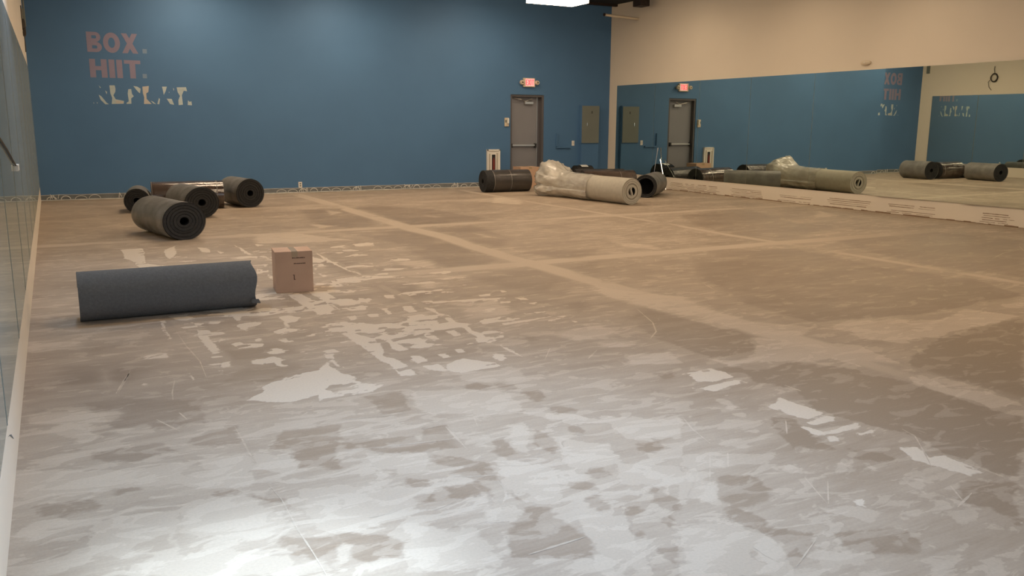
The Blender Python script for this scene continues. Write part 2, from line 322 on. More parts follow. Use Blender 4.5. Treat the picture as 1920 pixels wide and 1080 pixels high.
DARK = crop(640, 600, 2.25, [
 [(520,270),(580,262),(630,275),(610,300),(530,295)],[(660,270),(740,270),(750,290),(680,300)],[(770,300),(850,295),(880,330),(830,350),(790,340)],
 [(870,370),(930,355),(1000,380),(920,405)],[(640,500),(700,490),(720,540),(760,570),(650,580)],[(800,440),(900,500),(930,540),(890,570),(800,520)],
 [(950,440),(1020,450),(1020,480),(960,470)],[(1240,510),(1340,505),(1370,540),(1320,565),(1240,550)],[(1020,620),(1070,615),(1140,655),(1090,670),(1030,650)],
 [(930,690),(1030,680),(1085,700),(1080,720),(960,715)],[(1010,740),(1100,730),(1150,790),(1140,810),(1040,790)],[(1190,790),(1250,775),(1280,800),(1220,815)],
 [(1330,825),(1400,820),(1425,860),(1400,890),(1340,850)],[(1210,885),(1260,880),(1310,905),(1260,925)],[(1140,1030),(1200,1025),(1250,1070),(1160,1080)],
 [(1340,960),(1440,950),(1440,1020),(1340,990)],[(1300,700),(1390,700),(1380,720),(1430,760),(1440,820),(1320,760)],
 [(500,600),(590,590),(660,640),(660,680),(480,650)],[(130,640),(180,620),(240,640),(200,660)],[(560,660),(640,740),(640,780),(600,760)],
 [(760,790),(870,790),(900,820),(1090,960),(1080,1020),(900,1000),(720,1000),(700,900)],[(320,450),(440,440),(520,540),(350,550)],
 [(120,540),(330,515),(480,540),(350,560),(180,560)],[(0,500),(250,490),(320,480),(330,515),(120,540),(0,555)],[(250,660),(380,670),(380,700),(280,710)],
 [(310,740),(400,730),(400,770),(330,775)],[(430,700),(560,690),(600,740),(440,750)],[(0,890),(250,920),(300,1000),(60,1030)],
 [(430,860),(500,860),(540,900),(440,890)],[(370,560),(440,570),(560,600),(480,620),(400,610)],[(700,720),(800,740),(780,775),(720,760)],
 [(100,320),(250,300),(300,380),(180,400)],[(1320,225),(1400,215),(1420,240),(1350,250)],[(750,60),(840,70),(800,100)]])
DARK += crop(0, 600, 2.25, [
 [(250,200),(500,180),(700,170),(520,260),(300,270)],[(330,350),(500,330),(860,340),(870,430),(560,470),(440,440),(420,420)],
 [(740,650),(830,600),(900,640),(860,670),(760,665)],[(460,720),(560,700),(600,715),(500,740)],[(920,730),(1020,710),(1000,760),(950,750)],
 [(1040,740),(1200,760),(1210,800),(1100,800)],[(1190,900),(1440,930),(1440,1060),(1300,1000),(1070,1005),(1190,960)],
 [(120,780),(400,760),(430,790),(250,830),(130,820)],[(880,460),(1000,450),(1020,520),(900,540),(780,520)],[(560,960),(740,890),(740,960),(620,1000)],
 [(1190,460),(1440,440),(1440,640),(1250,620),(1240,560),(1120,540)],[(360,560),(700,520),(760,550),(560,600),(400,600)],
 [(880,100),(1000,90),(1200,100),(1300,140),(1160,150),(1040,200),(900,180)],[(1090,150),(1330,190),(1130,260),(950,260)]])
DARK += crop(1280, 600, 2.25, [
 [(260,965),(310,970),(370,1040),(300,1030)],[(240,210),(460,165),(700,220),(960,260),(1300,380),(1440,400),(1440,660),(1380,660),(1100,560),(950,470),(840,460),(560,380),(480,290),(300,260)],
 [(700,540),(820,550),(900,580),(860,600),(740,590)],[(1180,680),(1420,690),(1440,880),(1300,790),(1160,760)],[(960,180),(1140,50),(1440,0),(1440,350),(1240,280),(1050,230)],
 [(130,860),(200,780),(360,830),(380,870),(560,900),(520,1000),(440,1000),(340,900)],[(640,900),(900,880),(1010,940),(1000,1000),(800,980),(640,990)],
 [(340,400),(480,420),(500,450),(560,500),(620,540),(480,540),(400,480)],[(150,660),(300,660),(380,720),(360,770),(240,800),(150,760)]])
DARK += crop(480, 340, 3.0, [
 [(560,145),(750,140),(1000,160),(1350,220),(1200,235),(860,245),(760,210)],[(980,262),(1200,245),(1440,320),(1380,370),(1180,330),(1060,290)],
 [(520,290),(860,275),(1080,330),(1300,400),(1350,440),(1260,475),(1080,480),(900,420),(800,350)],
 [(1480,400),(1600,390),(1920,380),(1880,425),(1700,430)],[(240,160),(500,155),(700,240),(520,260),(340,240)],[(1180,540),(1400,500),(1600,500),(1760,560),(1620,620),(1400,600)],
 [(1800,470),(1920,450),(1920,520),(1780,490)],[(380,430),(540,460),(600,520),(560,550),(400,480)],[(640,590),(900,570),(1000,640),(860,660),(700,620)],
 [(1740,690),(1840,670),(1900,710),(1800,740)]])
DARK += crop(1100, 340, 2.3415, [
 [(400,150),(700,120),(900,180),(1100,200),(900,250),(700,240),(500,200)],[(460,330),(900,290),(1300,380),(1700,430),(1920,500),(1500,580),(1000,620),(700,540),(500,420)],
 [(1100,260),(1500,220),(1920,260),(1920,420),(1500,370),(1240,310)],[(560,820),(760,790),(960,790),(1200,830),(1200,843),(560,843)],
 [(1600,660),(1920,600),(1920,843),(1450,843),(1400,790)],[(250,550),(500,600),(750,680),(740,740),(560,780),(300,690),(180,600)]])
LINES = crop(200, 440, 3.376, [[(75,1000),(120,920),(150,860)],[(430,925),(415,1000),(420,1045)],[(440,610),(500,700),(590,800),(630,900)]])
LINES += crop(640, 600, 2.25, [[(465,661),(560,660),(665,655)],[(120,540),(330,518),(480,500)],[(790,990),(900,955),(1030,915)],[(400,800),(480,765)],[(920,510),(940,560)],
 [(610,855),(700,852)],[(0,555),(120,540)],[(320,465),(440,440)],[(560,410),(575,450)],[(440,450),(530,545)],[(860,165),(880,120),(1000,110)],[(1040,165),(1080,125)],[(660,680),(690,710),(695,745),(680,775)],
 [(0,420),(240,400)],[(120,835),(240,805)]])
LINES += crop(1280, 600, 2.25, [[(515,665),(610,775)],[(612,680),(615,775)],[(20,745),(65,645)],[(115,560),(115,690)],[(435,425),(440,480)],[(0,410),(40,460),(115,520)],
 [(925,460),(980,490),(1020,560),(1050,620)],[(1100,570),(1270,630),(1360,665)],[(1160,790),(1220,730)],[(190,560),(192,620)],[(430,275),(500,300)],[(480,1040),(560,930)],[(380,1010),(300,960)],[(1130,700),(1180,760)]])
LINES += crop(0, 600, 2.25, [[(660,420),(760,470)],[(755,390),(790,420)],[(990,450),(1020,500),(1050,560),(1080,600)],[(1130,690),(1190,760),(1260,890),(1320,980),(1380,1080)],[(490,310),(520,260),(545,225)]])
LINES += crop(1100, 340, 2.3415, [[(220,560),(290,620),(305,660),(280,690),(200,680)],[(515,450),(560,475)],[(300,340),(305,355)],[(1500,520),(1560,515)],[(1900,285),(1920,305)],[(1780,340),(1830,315),(1900,300)]])

def build_floor():
    xs = np.concatenate([np.arange(XL-.1, 4.6, .02), np.arange(4.6, XR+.15, .05)])
    ys = np.concatenate([np.arange(YF-.1, 1.8, .15), np.arange(1.8, 8.2, .02), np.arange(8.2, YB+.35, .06)])
    nx, ny = len(xs), len(ys); X, Y = np.meshgrid(xs, ys, indexing='ij'); x = X.ravel(); y = Y.ravel()
    wx = x+(fbm(x, y, 11, 6)-.5)*.055; wy = y+(fbm(x, y, 31, 6)-.5)*.055     # warp so edges are ragged
    def field(polys, m=.25):
        sd = np.full(x.shape, -m)
        for P in polys:
            q = np.array([at(*p)[:2] for p in P]); lo = q.min(0)-m; hi = q.max(0)+m
            I = np.where((wx > lo[0]) & (wx < hi[0]) & (wy > lo[1]) & (wy < hi[1]))[0]
            if not len(I): continue
            px, py = wx[I], wy[I]; d = np.full(px.shape, 9.); ins = np.zeros(px.shape, bool)
            for i in range(len(q)):
                a = q[i]; b = q[(i+1) % len(q)]; e = b-a; t = np.clip(((px-a[0])*e[0]+(py-a[1])*e[1])/(e@e+1e-9), 0, 1)
                d = np.minimum(d, np.hypot(px-a[0]-t*e[0], py-a[1]-t*e[1]))
                c = ((a[1] > py) != (b[1] > py)) & (px < (b[0]-a[0])*(py-a[1])/((b[1]-a[1]) if abs(b[1]-a[1]) > 1e-9 else 1e-9)+a[0]); ins ^= c
            sd[I] = np.maximum(sd[I], np.where(ins, d, -d))
        return sd
    pale = field(PALE)
    # more thinset residue in the same mat bay, further away and along the bay, in rows
    bay = sstep(x, .5, .8)*(1-sstep(x, 3.3, 3.7))*sstep(y, 4.6, 5.2)*(1-sstep(y, 9.6, 11.5))
    f = fbm(x, y, 77, 1.0, 3.4, 5.6, 4)
    pale = np.maximum(pale, (f-.625+.03*np.sin(y*14))*.5*bay-.25*(1-bay))
    holes = (.64-fbm(x, y, 88, 7, 1, 2, 4))*.35
    pale = np.where(pale > .012, np.minimum(pale, holes+.012), pale)
    soft = field(SOFT); dark = field(DARK); crisp = (fbm(x, y, 401, 9, 1, 1, 4)-.5)*.05; soft = soft+crisp; dark = dark+crisp[::-1][::-1]*1.2
    nz_ = 1-sstep(y, 3.5, 5.5); wd_ = .07-.058*nz_; s = sstep(soft, -wd_, wd_); k = sstep(dark, -.09+.078*nz_, .09-.076*nz_)
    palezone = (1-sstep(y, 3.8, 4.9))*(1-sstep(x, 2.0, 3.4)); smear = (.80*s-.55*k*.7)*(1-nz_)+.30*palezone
    near = 1-sstep(y, 3.6, 6.2)
    smear += near*(.0+.40*(fbm(x, y, 5, 2.2, 1, 1.6)-.5))
    smear += (1-near)*1.1*(fbm(x, y, 9, 1.4, 1.0, 2.2)-.5)*.8
    smear = smear*(1-.12*near); nearf = nz_
    def strip(v, c, wd, u, seed, thr=.42):
        n = fbm(u, v*2, seed, 1.2); c2 = c+(fbm(u, u*0, seed+3, .8)-.5)*.10
        return (1-sstep(np.abs(v-c2), wd*.35, wd*.75+ (n-.5)*.1))*sstep(n, thr-.18, thr+.08)
    seam = strip(x, 4.40, .26, y, 201, .36)*sstep(y, 2, 4)
    seam = np.maximum(seam, strip(x, 8.0, .15, y, 211)); seam = np.maximum(seam, strip(x, 11.6, .10, y, 215, .5)*.6)
    seam = np.maximum(seam, strip(y, 7.78, .26, x, 221, .30)*sstep(x, 1.5, 3.4)*(1-.5*sstep(x, 8, 11)))
    seam = np.maximum(seam, strip(y, 11.42, .26, x, 231, .30)); seam = np.maximum(seam, strip(y, 15.05, .22, x, 241, .4)*.8)
    seam = np.maximum(seam, strip(x, .78, .20, y, 251, .25)*sstep(y, 4.8, 5.6)*(1-sstep(y, 9, 10))*.6)
    seam = np.maximum(seam, strip(x, 1.56, .09, y, 261, .5)*(1-sstep(y, 9, 12))*.5)
    seam = np.maximum(seam, strip(x, 2.56, .08, y, 271, .5)*(1-sstep(y, 11, 13))*.5)
    V = np.stack([x, y, np.zeros_like(x)], 1)
    i, j = np.meshgrid(np.arange(nx-1), np.arange(ny-1), indexing='ij'); a = (i*ny+j).ravel()
    F = np.stack([a, a+ny, a+ny+1, a+1], 1)
    # thin chalky scratches lie a hair above the slab, in the same mesh
    sv, sf = [], []
    for P in LINES:
        pts = [at(*p) for p in P]; fine = []
        for u in range(len(pts)-1):
            for q in range(6): fine.append(pts[u].lerp(pts[u+1], q/6))
        fine.append(pts[-1]); wd = .0030+.0025*random.random()
        b0 = len(V)+len(sv)
        for n_, p in enumerate(fine):
            d = (fine[min(n_+1, len(fine)-1)]-fine[max(n_-1, 0)]).normalized(); u_ = Vector((-d.y, d.x, 0))
            ww = wd*(.35+.65*math.sin(PI*min(1, max(0, n_/(len(fine)-1)))))*(0.6+.8*random.random())
            sv.append((p+u_*ww)[:2]+(.0007,)); sv.append((p-u_*ww)[:2]+(.0007,))
            if n_: sf.append((b0+2*n_-2, b0+2*n_, b0+2*n_+1, b0+2*n_-1))
    nb = len(F); V = np.concatenate([V, np.array(sv)]); F = np.concatenate([F, np.array(sf)])
    me = bpy.data.meshes.new('floor'); me.vertices.add(len(V)); me.vertices.foreach_set('co', V.ravel())
    me.loops.add(len(F)*4); me.loops.foreach_set('vertex_index', F[:, [0, 1, 2, 3]].ravel().astype(np.int32))
    me.polygons.add(len(F)); me.polygons.foreach_set('loop_start', np.arange(len(F), dtype=np.int32)*4)
    me.update(calc_edges=True)
    pad = len(V)-len(x)
    for nm, arr, v0 in (('soft', soft, -.2), ('darkf', dark, -.2), ('nearf', nearf, 0.), ('residue', pale, -.2), ('smear', smear, .5), ('seam', seam, .7)):
        A = me.attributes.new(nm, 'FLOAT', 'POINT'); A.data.foreach_set('value', np.concatenate([arr, np.full(pad, v0)]).astype(np.float32))
    o = bpy.data.objects.new('floor', me); COL.objects.link(o); o['kind'] = 'structure'
    # material
    m = bpy.data.materials.new('scraped concrete slab'); nt, N, L = nodes(m); b = N['Principled BSDF']; me.materials.append(m)
    tc = N.new('ShaderNodeTexCoord')
    def nz(scale, det=6, sc=(1, 1, 1), dist=0.0, rough=.55):
        mp = N.new('ShaderNodeMapping'); mp.inputs['Scale'].default_value = sc; L.new(tc.outputs['Object'], mp.inputs['Vector'])
        n = N.new('ShaderNodeTexNoise'); n.inputs['Scale'].default_value = scale; n.inputs['Detail'].default_value = det
        n.inputs['Distortion'].default_value = dist; n.inputs['Roughness'].default_value = rough
        L.new(mp.outputs[0], n.inputs['Vector']); return n.outputs['Fac']
    def mth(op, a, c, cl=False):
        n = N.new('ShaderNodeMath'); n.operation = op; n.use_clamp = cl
        for i_, v in ((0, a), (1, c)):
            if isinstance(v, (int, float)): n.inputs[i_].default_value = v
            else: L.new(v, n.inputs[i_])
        return n.outputs[0]
    def mr(v, a, c, d, e, smooth=False):
        n = N.new('ShaderNodeMapRange'); L.new(v, n.inputs['Value'])
        if smooth: n.interpolation_type = 'SMOOTHSTEP'
        for k_, q in zip(('From Min', 'From Max', 'To Min', 'To Max'), (a, c, d, e)): n.inputs[k_].default_value = q
        return n.outputs[0]
    def att(nm):
        n = N.new('ShaderNodeAttribute'); n.attribute_name = nm; return n.outputs['Fac']
    def mixc(fac, c1, c2):
        n = N.new('ShaderNodeMix'); n.data_type = 'RGBA'; L.new(fac, n.inputs['Factor'])
        for s_, c in ((6, c1), (7, c2)):
            if isinstance(c, tuple): n.inputs[s_].default_value = (*c, 1)
            else: L.new(c, n.inputs[s_])
        return n.outputs[2]
    edge = nz(22, 8, (1, 1.5, 1), .4)
    res = mr(mth('ADD', att('residue'), mth('MULTIPLY', mth('SUBTRACT', edge, .5), .045)), -.003, .007, 0, 1, True)
    # drag marks: streaks across the room and along it, broken by a slow mask
    st1 = nz(3.0, 7, (.6, 3.2, 1), .7); st2 = nz(26, 5, (.25, 2.4, 1), .3); blot = nz(1.6, 8, (1, 1.7, 1), 1.2, .62); fine = nz(90, 4)
    sm = mth('ADD', att('smear'), mth('MULTIPLY', mth('SUBTRACT', st1, .5), 1.0))
    sm = mth('ADD', sm, mth('MULTIPLY', mth('SUBTRACT', blot, .5), .8))
    ed2 = mth('MULTIPLY', mth('SUBTRACT', nz(14, 7, (1, 1.4, 1), .6), .5), .09)
    ms = mr(mth('ADD', att('soft'), ed2), -.006, .010, 0, .60, True); md = mr(mth('ADD', att('darkf'), ed2), -.008, .016, 0, .62, True)
    sm = mth('ADD', sm, mth('MULTIPLY', mth('SUBTRACT', ms, md), att('nearf')))
    sm = mth('ADD', sm, mth('MULTIPLY', mth('SUBTRACT', st2, .5), .60))
    smm = mr(sm, -.55, .65, 0, 1)
    blobs = mr(mth('ADD', mth('SUBTRACT', nz(5.5, 7, (.8, 1.9, 1), .8), .5), mth('MULTIPLY', att('smear'), .14)), .045, .085, 0, 1, True)
    sd = mth('ADD', mth('MULTIPLY', smm, .80), mth('MULTIPLY', blobs, .30))
    sd = mth('MAXIMUM', sd, mth('MULTIPLY', att('seam'), .85))
    base = mixc(mth('MULTIPLY', sd, 1.0, True), (0.265, 0.198, 0.138), (0.53, 0.435, 0.330))
    base = mixc(mth('MULTIPLY', res, .92), base, (0.64, 0.545, 0.425))
    v = N.new('ShaderNodeVectorMath'); v.operation = 'SCALE'; L.new(base, v.inputs[0]); L.new(mr(fine, .3, .7, .95, 1.05), v.inputs['Scale'])
    L.new(v.outputs[0], b.inputs['Base Color'])
    L.new(mr(sd, 0, 1, .50, .66), b.inputs['Roughness']); b.inputs['Specular IOR Level'].default_value = .35
    bp = N.new('ShaderNodeBump'); bp.inputs['Strength'].default_value = .35; bp.inputs['Distance'].default_value = .006
    ridge = nz(38, 3, (1, 3.5, 1), .8)
    L.new(mth('ADD', mth('MULTIPLY', res, .8), mth('ADD', mth('MULTIPLY', edge, .4), mth('MULTIPLY', ridge, .6))), bp.inputs['Height']); L.new(bp.outputs[0], b.inputs['Normal'])
build_floor()

# ------------------------------------------------------------ room shell
DX0, DX1, DZ = 9.61, 10.52, 2.14        # exit doorway
b = new(); T = .3
box(b, XL-T, DX0, YB, YB+T, 0, ZC+.2); box(b, DX1, XR+T, YB, YB+T, 0, ZC+.2); box(b, DX0, DX1, YB, YB+T, DZ, ZC+.2)
box(b, DX0-.1, DX1+.1, YB+T, YB+T+.05, 0, DZ+.1)
struct('wall_back', b, 'blue')
b = new(); box(b, XR, XR+.2, YF, YB, 0, ZC+.2); struct('wall_right', b, 'beige')
b = new(); box(b, XL-.2, XL, YF, YB, 0, ZC+.2); struct('wall_left', b, 'beige')
b = new()
WX0, WX1, WZ0, WZ1 = .3, 8.1, .25, 2.85
box(b, XL, WX0, YF-.2, YF, 0, ZC+.2); box(b, WX1, XR, YF-.2, YF, 0, ZC+.2)
box(b, WX0, WX1, YF-.2, YF, 0, WZ0); box(b, WX0, WX1, YF-.2, YF, WZ1, ZC+.2)
struct('wall_front', b, 'greypaint')
b = new()
for k in range(5):
    xx = WX0+(WX1-WX0)*k/4; box(b, max(WX0, xx-.03), min(WX1, xx+.03), YF-.14, YF-.06, WZ0, WZ1)
box(b, WX0, WX1, YF-.14, YF-.06, WZ0, WZ0+.06); box(b, WX0, WX1, YF-.14, YF-.06, WZ1-.06, WZ1)
struct('window_1', b, 'alu')
b = new(); box(b, XL-.2, XR+.2, YF-.2, YB+.3, ZC, ZC+.2)
for k in range(12):                       # ribs of the black deck
    yy = YF+1+k*1.8; box(b, XL, XR, yy, yy+.08, ZC-.05, ZC, mi=1)
struct('ceiling', b, ['deck', 'joist'])
b = new(); box(b, XL-1, XR+1, YF-5, YF-.2, -.05, 0); struct('floor_outside', b, 'concrete')

# stripped strip at the foot of the back wall with arcs of old adhesive
b = new(); box(b, XL, DX0, YB-.004, YB, 0, .108); box(b, DX1, XR, YB-.004, YB, 0, .108); struct('baseboard_back', b, 'skirt_gap')
b = new()
for (a0, a1) in ((XL, DX0-.02), (DX1+.02, XR)):
    def band(z, th, amp, seed, step=.06):
        n = int((a1-a0)/step); prev = None
        for i in range(n+1):
            xx = a0+(a1-a0)*i/n; zz = z+(noise.noise((xx*3, seed, 0)))*amp; t = th*(.6+.8*abs(noise.noise((xx*9, seed+5, 0))))
            cur = [b.verts.new((xx, YB-.010, zz-t)), b.verts.new((xx, YB-.010, zz+t)), b.verts.new((xx, YB-.004, zz+t)), b.verts.new((xx, YB-.004, zz-t))]
            if prev:
                for k in range(4): b.faces.new((prev[k], prev[(k+1) % 4], cur[(k+1) % 4], cur[k]))
            prev = cur
    band(.104, .0045, .008, 1.3); band(.012, .010, .004, 4.4)
k = 0; xx = XL+.1
while xx < XR-.25:
    if not (DX0-.25 < xx < DX1):
        hgt = .055+.02*random.random(); strong = (k % 5 in (0, 1))
        if random.random() < (.95 if strong else .72):
            wd = .20 if not strong else .16; r = .0055 if not strong else .009
            tube(b, [(xx+wd*.5*(1-math.cos(t)), YB-.008, .018+hgt*math.sin(t)) for t in np.linspace(.1, PI-.1, 9)], r, 5)
        if k % 5 == 0:
            for q in range(4):
                x0 = xx+.05+q*.045; tube(b, [(x0, YB-.008, .02+.02*random.random()), (x0+random.uniform(-.04, .05), YB-.008, .10+.02*random.random())], .007, 5)
    xx += .235; k += 1
struct('trim_1', b, 'glue')

# foot of the right wall: lines of brown adhesive and a ragged dirty edge
b = new(); cuts = [(17.4, 16.3), (15.6, 14.6)]
for x0, y0, x1, y1 in ((60, 240, 210, 262), (265, 262, 460, 284), (525, 290, 730, 306), (805, 315, 1065, 340), (1145, 348, 1440, 375), (1665, 397, 1870, 415)):
    cuts.append((at_x(1280+x0/3, 270+y0/3).y, at_x(1280+x1/3, 270+y1/3).y))
cuts += [(6.2, 5.0), (4.6, 3.4)]
for ci, (ya, yb) in enumerate(cuts):
    for r_, z in enumerate((.165, .132, .098, .066, .036)):
        a = max(ya, yb)-random.random()*.12; e = min(ya, yb)+random.random()*.12
        segs = [(a, e)] if random.random() < .5 else [(a, a-(a-e)*.55), (a-(a-e)*.66, e)]
        if random.random() < .12: continue
        for (s0, s1) in segs:
            th = .0022+.0032*random.random(); n = 8
            for i in range(n):
                u0 = s0+(s1-s0)*i/n; u1 = s0+(s1-s0)*(i+1)/n
                if random.random() < .05: continue
                box(b, XR-.003, XR, min(u0, u1), max(u0, u1), z-th*random.uniform(.5, 1.2), z+th*random.uniform(.4, 1.1))
yy = 1.0
while yy < YB-.05:
    l = random.uniform(.03, .16); h_ = random.uniform(.004, .022); box(b, XR-.006, XR, yy, min(yy+l, YB-.01), 0, h_); yy += l
struct('trim_2', b, 'glue_brown')

# ------------------------------------------------------------ exit door
d = empty('door_1', (DX0, YB+.16, 0)); d['kind'] = 'structure'
W_ = DX1-DX0
b = new(); box(b, 0.0, .045, -.14, .1, 0, DZ); box(b, W_-.05, W_, -.15, .1, 0, DZ); box(b, .045, W_-.05, -.14, .1, DZ-.05, DZ)
box(b, W_-.115, W_-.05, -.03, .05, 0, DZ-.05)
link_mesh('door_frame', b, 'doorframe', d)
b = new(); box(b, .045, W_-.13, -.025, .03, .012, DZ-.055, .003); link_mesh('door_leaf', b, 'door', d)
b = new(); box(b, W_-.130, W_-.117, -.045, .03, .012, DZ-.055); link_mesh('edge_highlight', b, 'steel', d)  # steel strip added to imitate the highlight on the leaf edge
b = new(); box(b, .05, .10, -.085, -.025, .90, 1.0, .006, 1); box(b, W_-.20, W_-.145, -.085, -.025, .90, 1.0, .006, 1)
box(b, .10, W_-.20, -.085, -.05, .935, .975, .006)
link_mesh('panic_bar', b, ['steel', 'blacksteel'], d)
b = new(); box(b, .43, .66, -.09, -.025, 1.92, 1.985, .008); tube(b, [(.47, -.06, 1.99), (.30, -.13, 2.03), (.16, -.05, 2.06)], .01); tube(b, [(.47, -.06, 1.99), (.62, -.1, 2.05)], .01)
link_mesh('door_closer', b, 'steel', d)

# ------------------------------------------------------------ mirrors
def mirror_panel(side, y0, y1, label, dang=0.0, z0=.282, z1=2.396):
    x = XR if side > 0 else XL
    if abs(dang) > 1e-6: off = .5*abs(dang)*(y1-y0)
    else: off = 0
    L_ = (y1-y0)-.006
    o = empty('wall_mirror', (x-side*(.006+off), (y0+y1)/2, z0), dang)
    b = new(); box(b, -.003, .003, -L_/2, L_/2, 0, z1-z0); link_mesh('mirror_glass', b, 'mirror' if side > 0 else 'mirror_dusty', o)
    if side < 0:
        for q in (-L_/2, L_/2):
            b = new(); box(b, -.004, .0045, q-.004, q+.004, 0, z1-z0); link_mesh('mirror_edge', b, 'panelgrey', o)
    tag(o, label, 'mirror', 'mirror panels on the right wall' if side > 0 else 'mirror panels on the left wall')
edges = [17.72, 16.20, 14.64, 13.10, 11.47, 9.95, 8.36, 6.8, 5.24, 3.68, 2.12]
ords = ['nearest the blue wall', 'second from the blue wall', 'third from the blue wall', 'fourth from the blue wall', 'fifth from the blue wall',
        'sixth from the blue wall', 'seventh from the blue wall', 'eighth from the blue wall', 'ninth from the blue wall', 'tenth from the blue wall']
ANG = [0, 0, 0, .0, 0.0, .0165, .0165, .0165, 0, 0]
for i in range(7):
    mirror_panel(1, edges[i+1], edges[i], 'tall frameless mirror panel on the long beige right wall, '+ords[i], ANG[i])
el = [17.63-1.545*k for k in range(11)]
for i in range(10):
    mirror_panel(-1, el[i+1], el[i], 'dusty frameless mirror panel on the left wall, '+(ords[i]))

# ------------------------------------------------------------ ceiling panels and pipes
def ceil_panel(x, y, z, label, ex=1.06, ey=.62, lens='lens'):
    o = empty('ceiling_light', (x, y, z))
    b = new(); box(b, -ex/2, ex/2, -ey/2, ey/2, .055, .115, .008)
    link_mesh('light_housing', b, 'fixture', o)
    b = new(); box(b, -ex/2+.01, ex/2-.01, -ey/2+.01, ey/2-.01, 0, .055); link_mesh('light_lens', b, lens, o)
    for sx in (-ex*.35, ex*.35):
        b = new(); tube(b, [(sx, 0, .11), (sx, 0, ZC-z-.001)], .008, 6); link_mesh('hanging_rod', b, 'blacksteel', o)
    tag(o, label, 'ceiling light', 'rectangular ceiling light panels')
    return o
ceil_panel(8.84, 14.70, 3.75, 'bright white rectangular ceiling light panel hanging at the top edge above the exit door')
for (x, y, z, l_, lab) in ((2.55, 14.9, 3.75, 'lens', 'left panel of the second row from the blue wall'), (5.55, 14.9, 3.75, 'lens', 'middle panel of the second row from the blue wall'),
    (2.55, 16.9, 4.12, 'lens_dim', 'left panel of the row washing the blue wall'), (5.4, 16.75, 4.12, 'lens_dim', 'middle panel of the row washing the blue wall'), (8.5, 16.45, 4.12, 'lens_dim', 'right panel of the row washing the blue wall'),
    (2.4, 10.8, 3.75, 'lens', 'left panel over the middle of the room'), (5.6, 10.8, 3.75, 'lens', 'central panel over the middle of the room'), (8.8, 10.8, 3.75, 'lens', 'right panel over the middle of the room'),
    (2.4, 7.2, 3.75, 'lens', 'left panel over the charcoal roll'), (5.6, 7.2, 3.75, 'lens', 'central panel over the near slab joint'), (8.8, 7.2, 3.75, 'lens', 'right panel by the near mirrors'),
    (5.9, 3.4, 3.75, 'lens', 'added fill panel nearest the centre'), (9.0, 3.4, 3.75, 'lens', 'added fill panel nearest on the right'),  # unseen panels added to lift the near right floor
    (10.95, 9.2, 3.75, 'fill_lens_faint', 'panel close to the beige wall near the detector'), (10.95, 11.6, 3.9, 'fill_lens_faint', 'added fill panel close to the beige wall nearer the corner'), (10.6, 14.7, 4.17, 'fill_lens_mid', 'added fill panel up beside the room corner')):  # unseen panels added to brighten the beige wall and the back corner
    ceil_panel(x, y, z, 'rectangular ceiling light, '+lab, lens=l_)
o = empty('fill_pendant', (1.62, 2.85, 2.46)); b = new(); lathe(b, [(.0, .16), (.10, .12), (.16, .03), (ZC-2.46, .012)], 32, axis='z'); link_mesh('fill_lamp_shade', b, 'blacksteel', o, True)  # made-up housing, out of view, for the wide near fill
b = new(); lathe(b, [(.02, .001), (.02, .14)], 24, axis='z'); link_mesh('fill_lamp_diffuser', b, 'fill_lens_cool', o)
tag(o, 'added black pendant fill lamp hanging over the near floor', 'added fill lamp')
for (cx_, cy_, cz_, lb_) in ((.35, 8.3, 3.66, 'added black can fill light near the left wall beyond the charcoal roll'),):
    o = empty('fill_downlight', (cx_, cy_, cz_)); b = new(); lathe(b, [(0, .09), (.2, .09), (.21, .02), (ZC-cz_, .02)], 24, axis='z'); link_mesh('fill_can', b, 'blacksteel', o, True)  # made-up housing, out of view, for the left fill
    b = new(); lathe(b, [(.03, .001), (.03, .075)], 24, axis='z'); link_mesh('fill_can_lens', b, 'fill_lens_cool', o); tag(o, lb_, 'ceiling light')
o = empty('fill_downlight', (.42, 2.42, 3.09)); b = new(); lathe(b, [(0, .09), (.25, .09), (.26, .02), (ZC-3.09, .02)], 24, axis='z'); link_mesh('fill_can', b, 'blacksteel', o, True)  # made-up housing, out of view, for the narrow fill on the floor
b = new(); lathe(b, [(.03, .001), (.03, .075)], 24, axis='z'); link_mesh('fill_can_lens', b, 'fill_lens_cool', o)
tag(o, 'added black can fill light hanging close above the near floor', 'ceiling light')
# white pipe stub and dark box at the top right corner of the room
o = empty('pipe_stub', (11.46, 16.94, 3.93)); b = new(); tube(b, [(0, 0, 0), (XR-11.46, 0, -.035)], .030, 12); link_mesh('pipe', b, 'ivory', o, True)
b = new(); tube(b, [(-.03, 0, .003), (.0, 0, 0)], .033, 12); link_mesh('pipe_cap', b, 'joist', o, True)
tag(o, 'short pale pipe sticking out near the top of the room corner', 'pipe')
b = new(); p = at_y(1202, 8, 16.3); box(b, p.x-.12, p.x+.13, 16.15, 16.45, p.z-.05, ZC, .01); tag(link_mesh('ceiling_box', b, 'joist'), 'dark brown box hanging from the ceiling beside the beige wall', 'junction box')
# conduit and box at the top left corner
o = empty('wall_conduit', (XL, YB-.2, 2.9)); b = new(); tube(b, [(.03, 0, .35), (.03, 0, ZC-2.9)], .014, 8); link_mesh('conduit_pipe', b, 'panelgrey', o)
b = new(); box(b, 0.002, .045, -.05, .05, .2, .5, .008); link_mesh('conduit_box', b, 'panelgrey', o)
tag(o, 'small grey conduit box high in the left back corner', 'conduit')

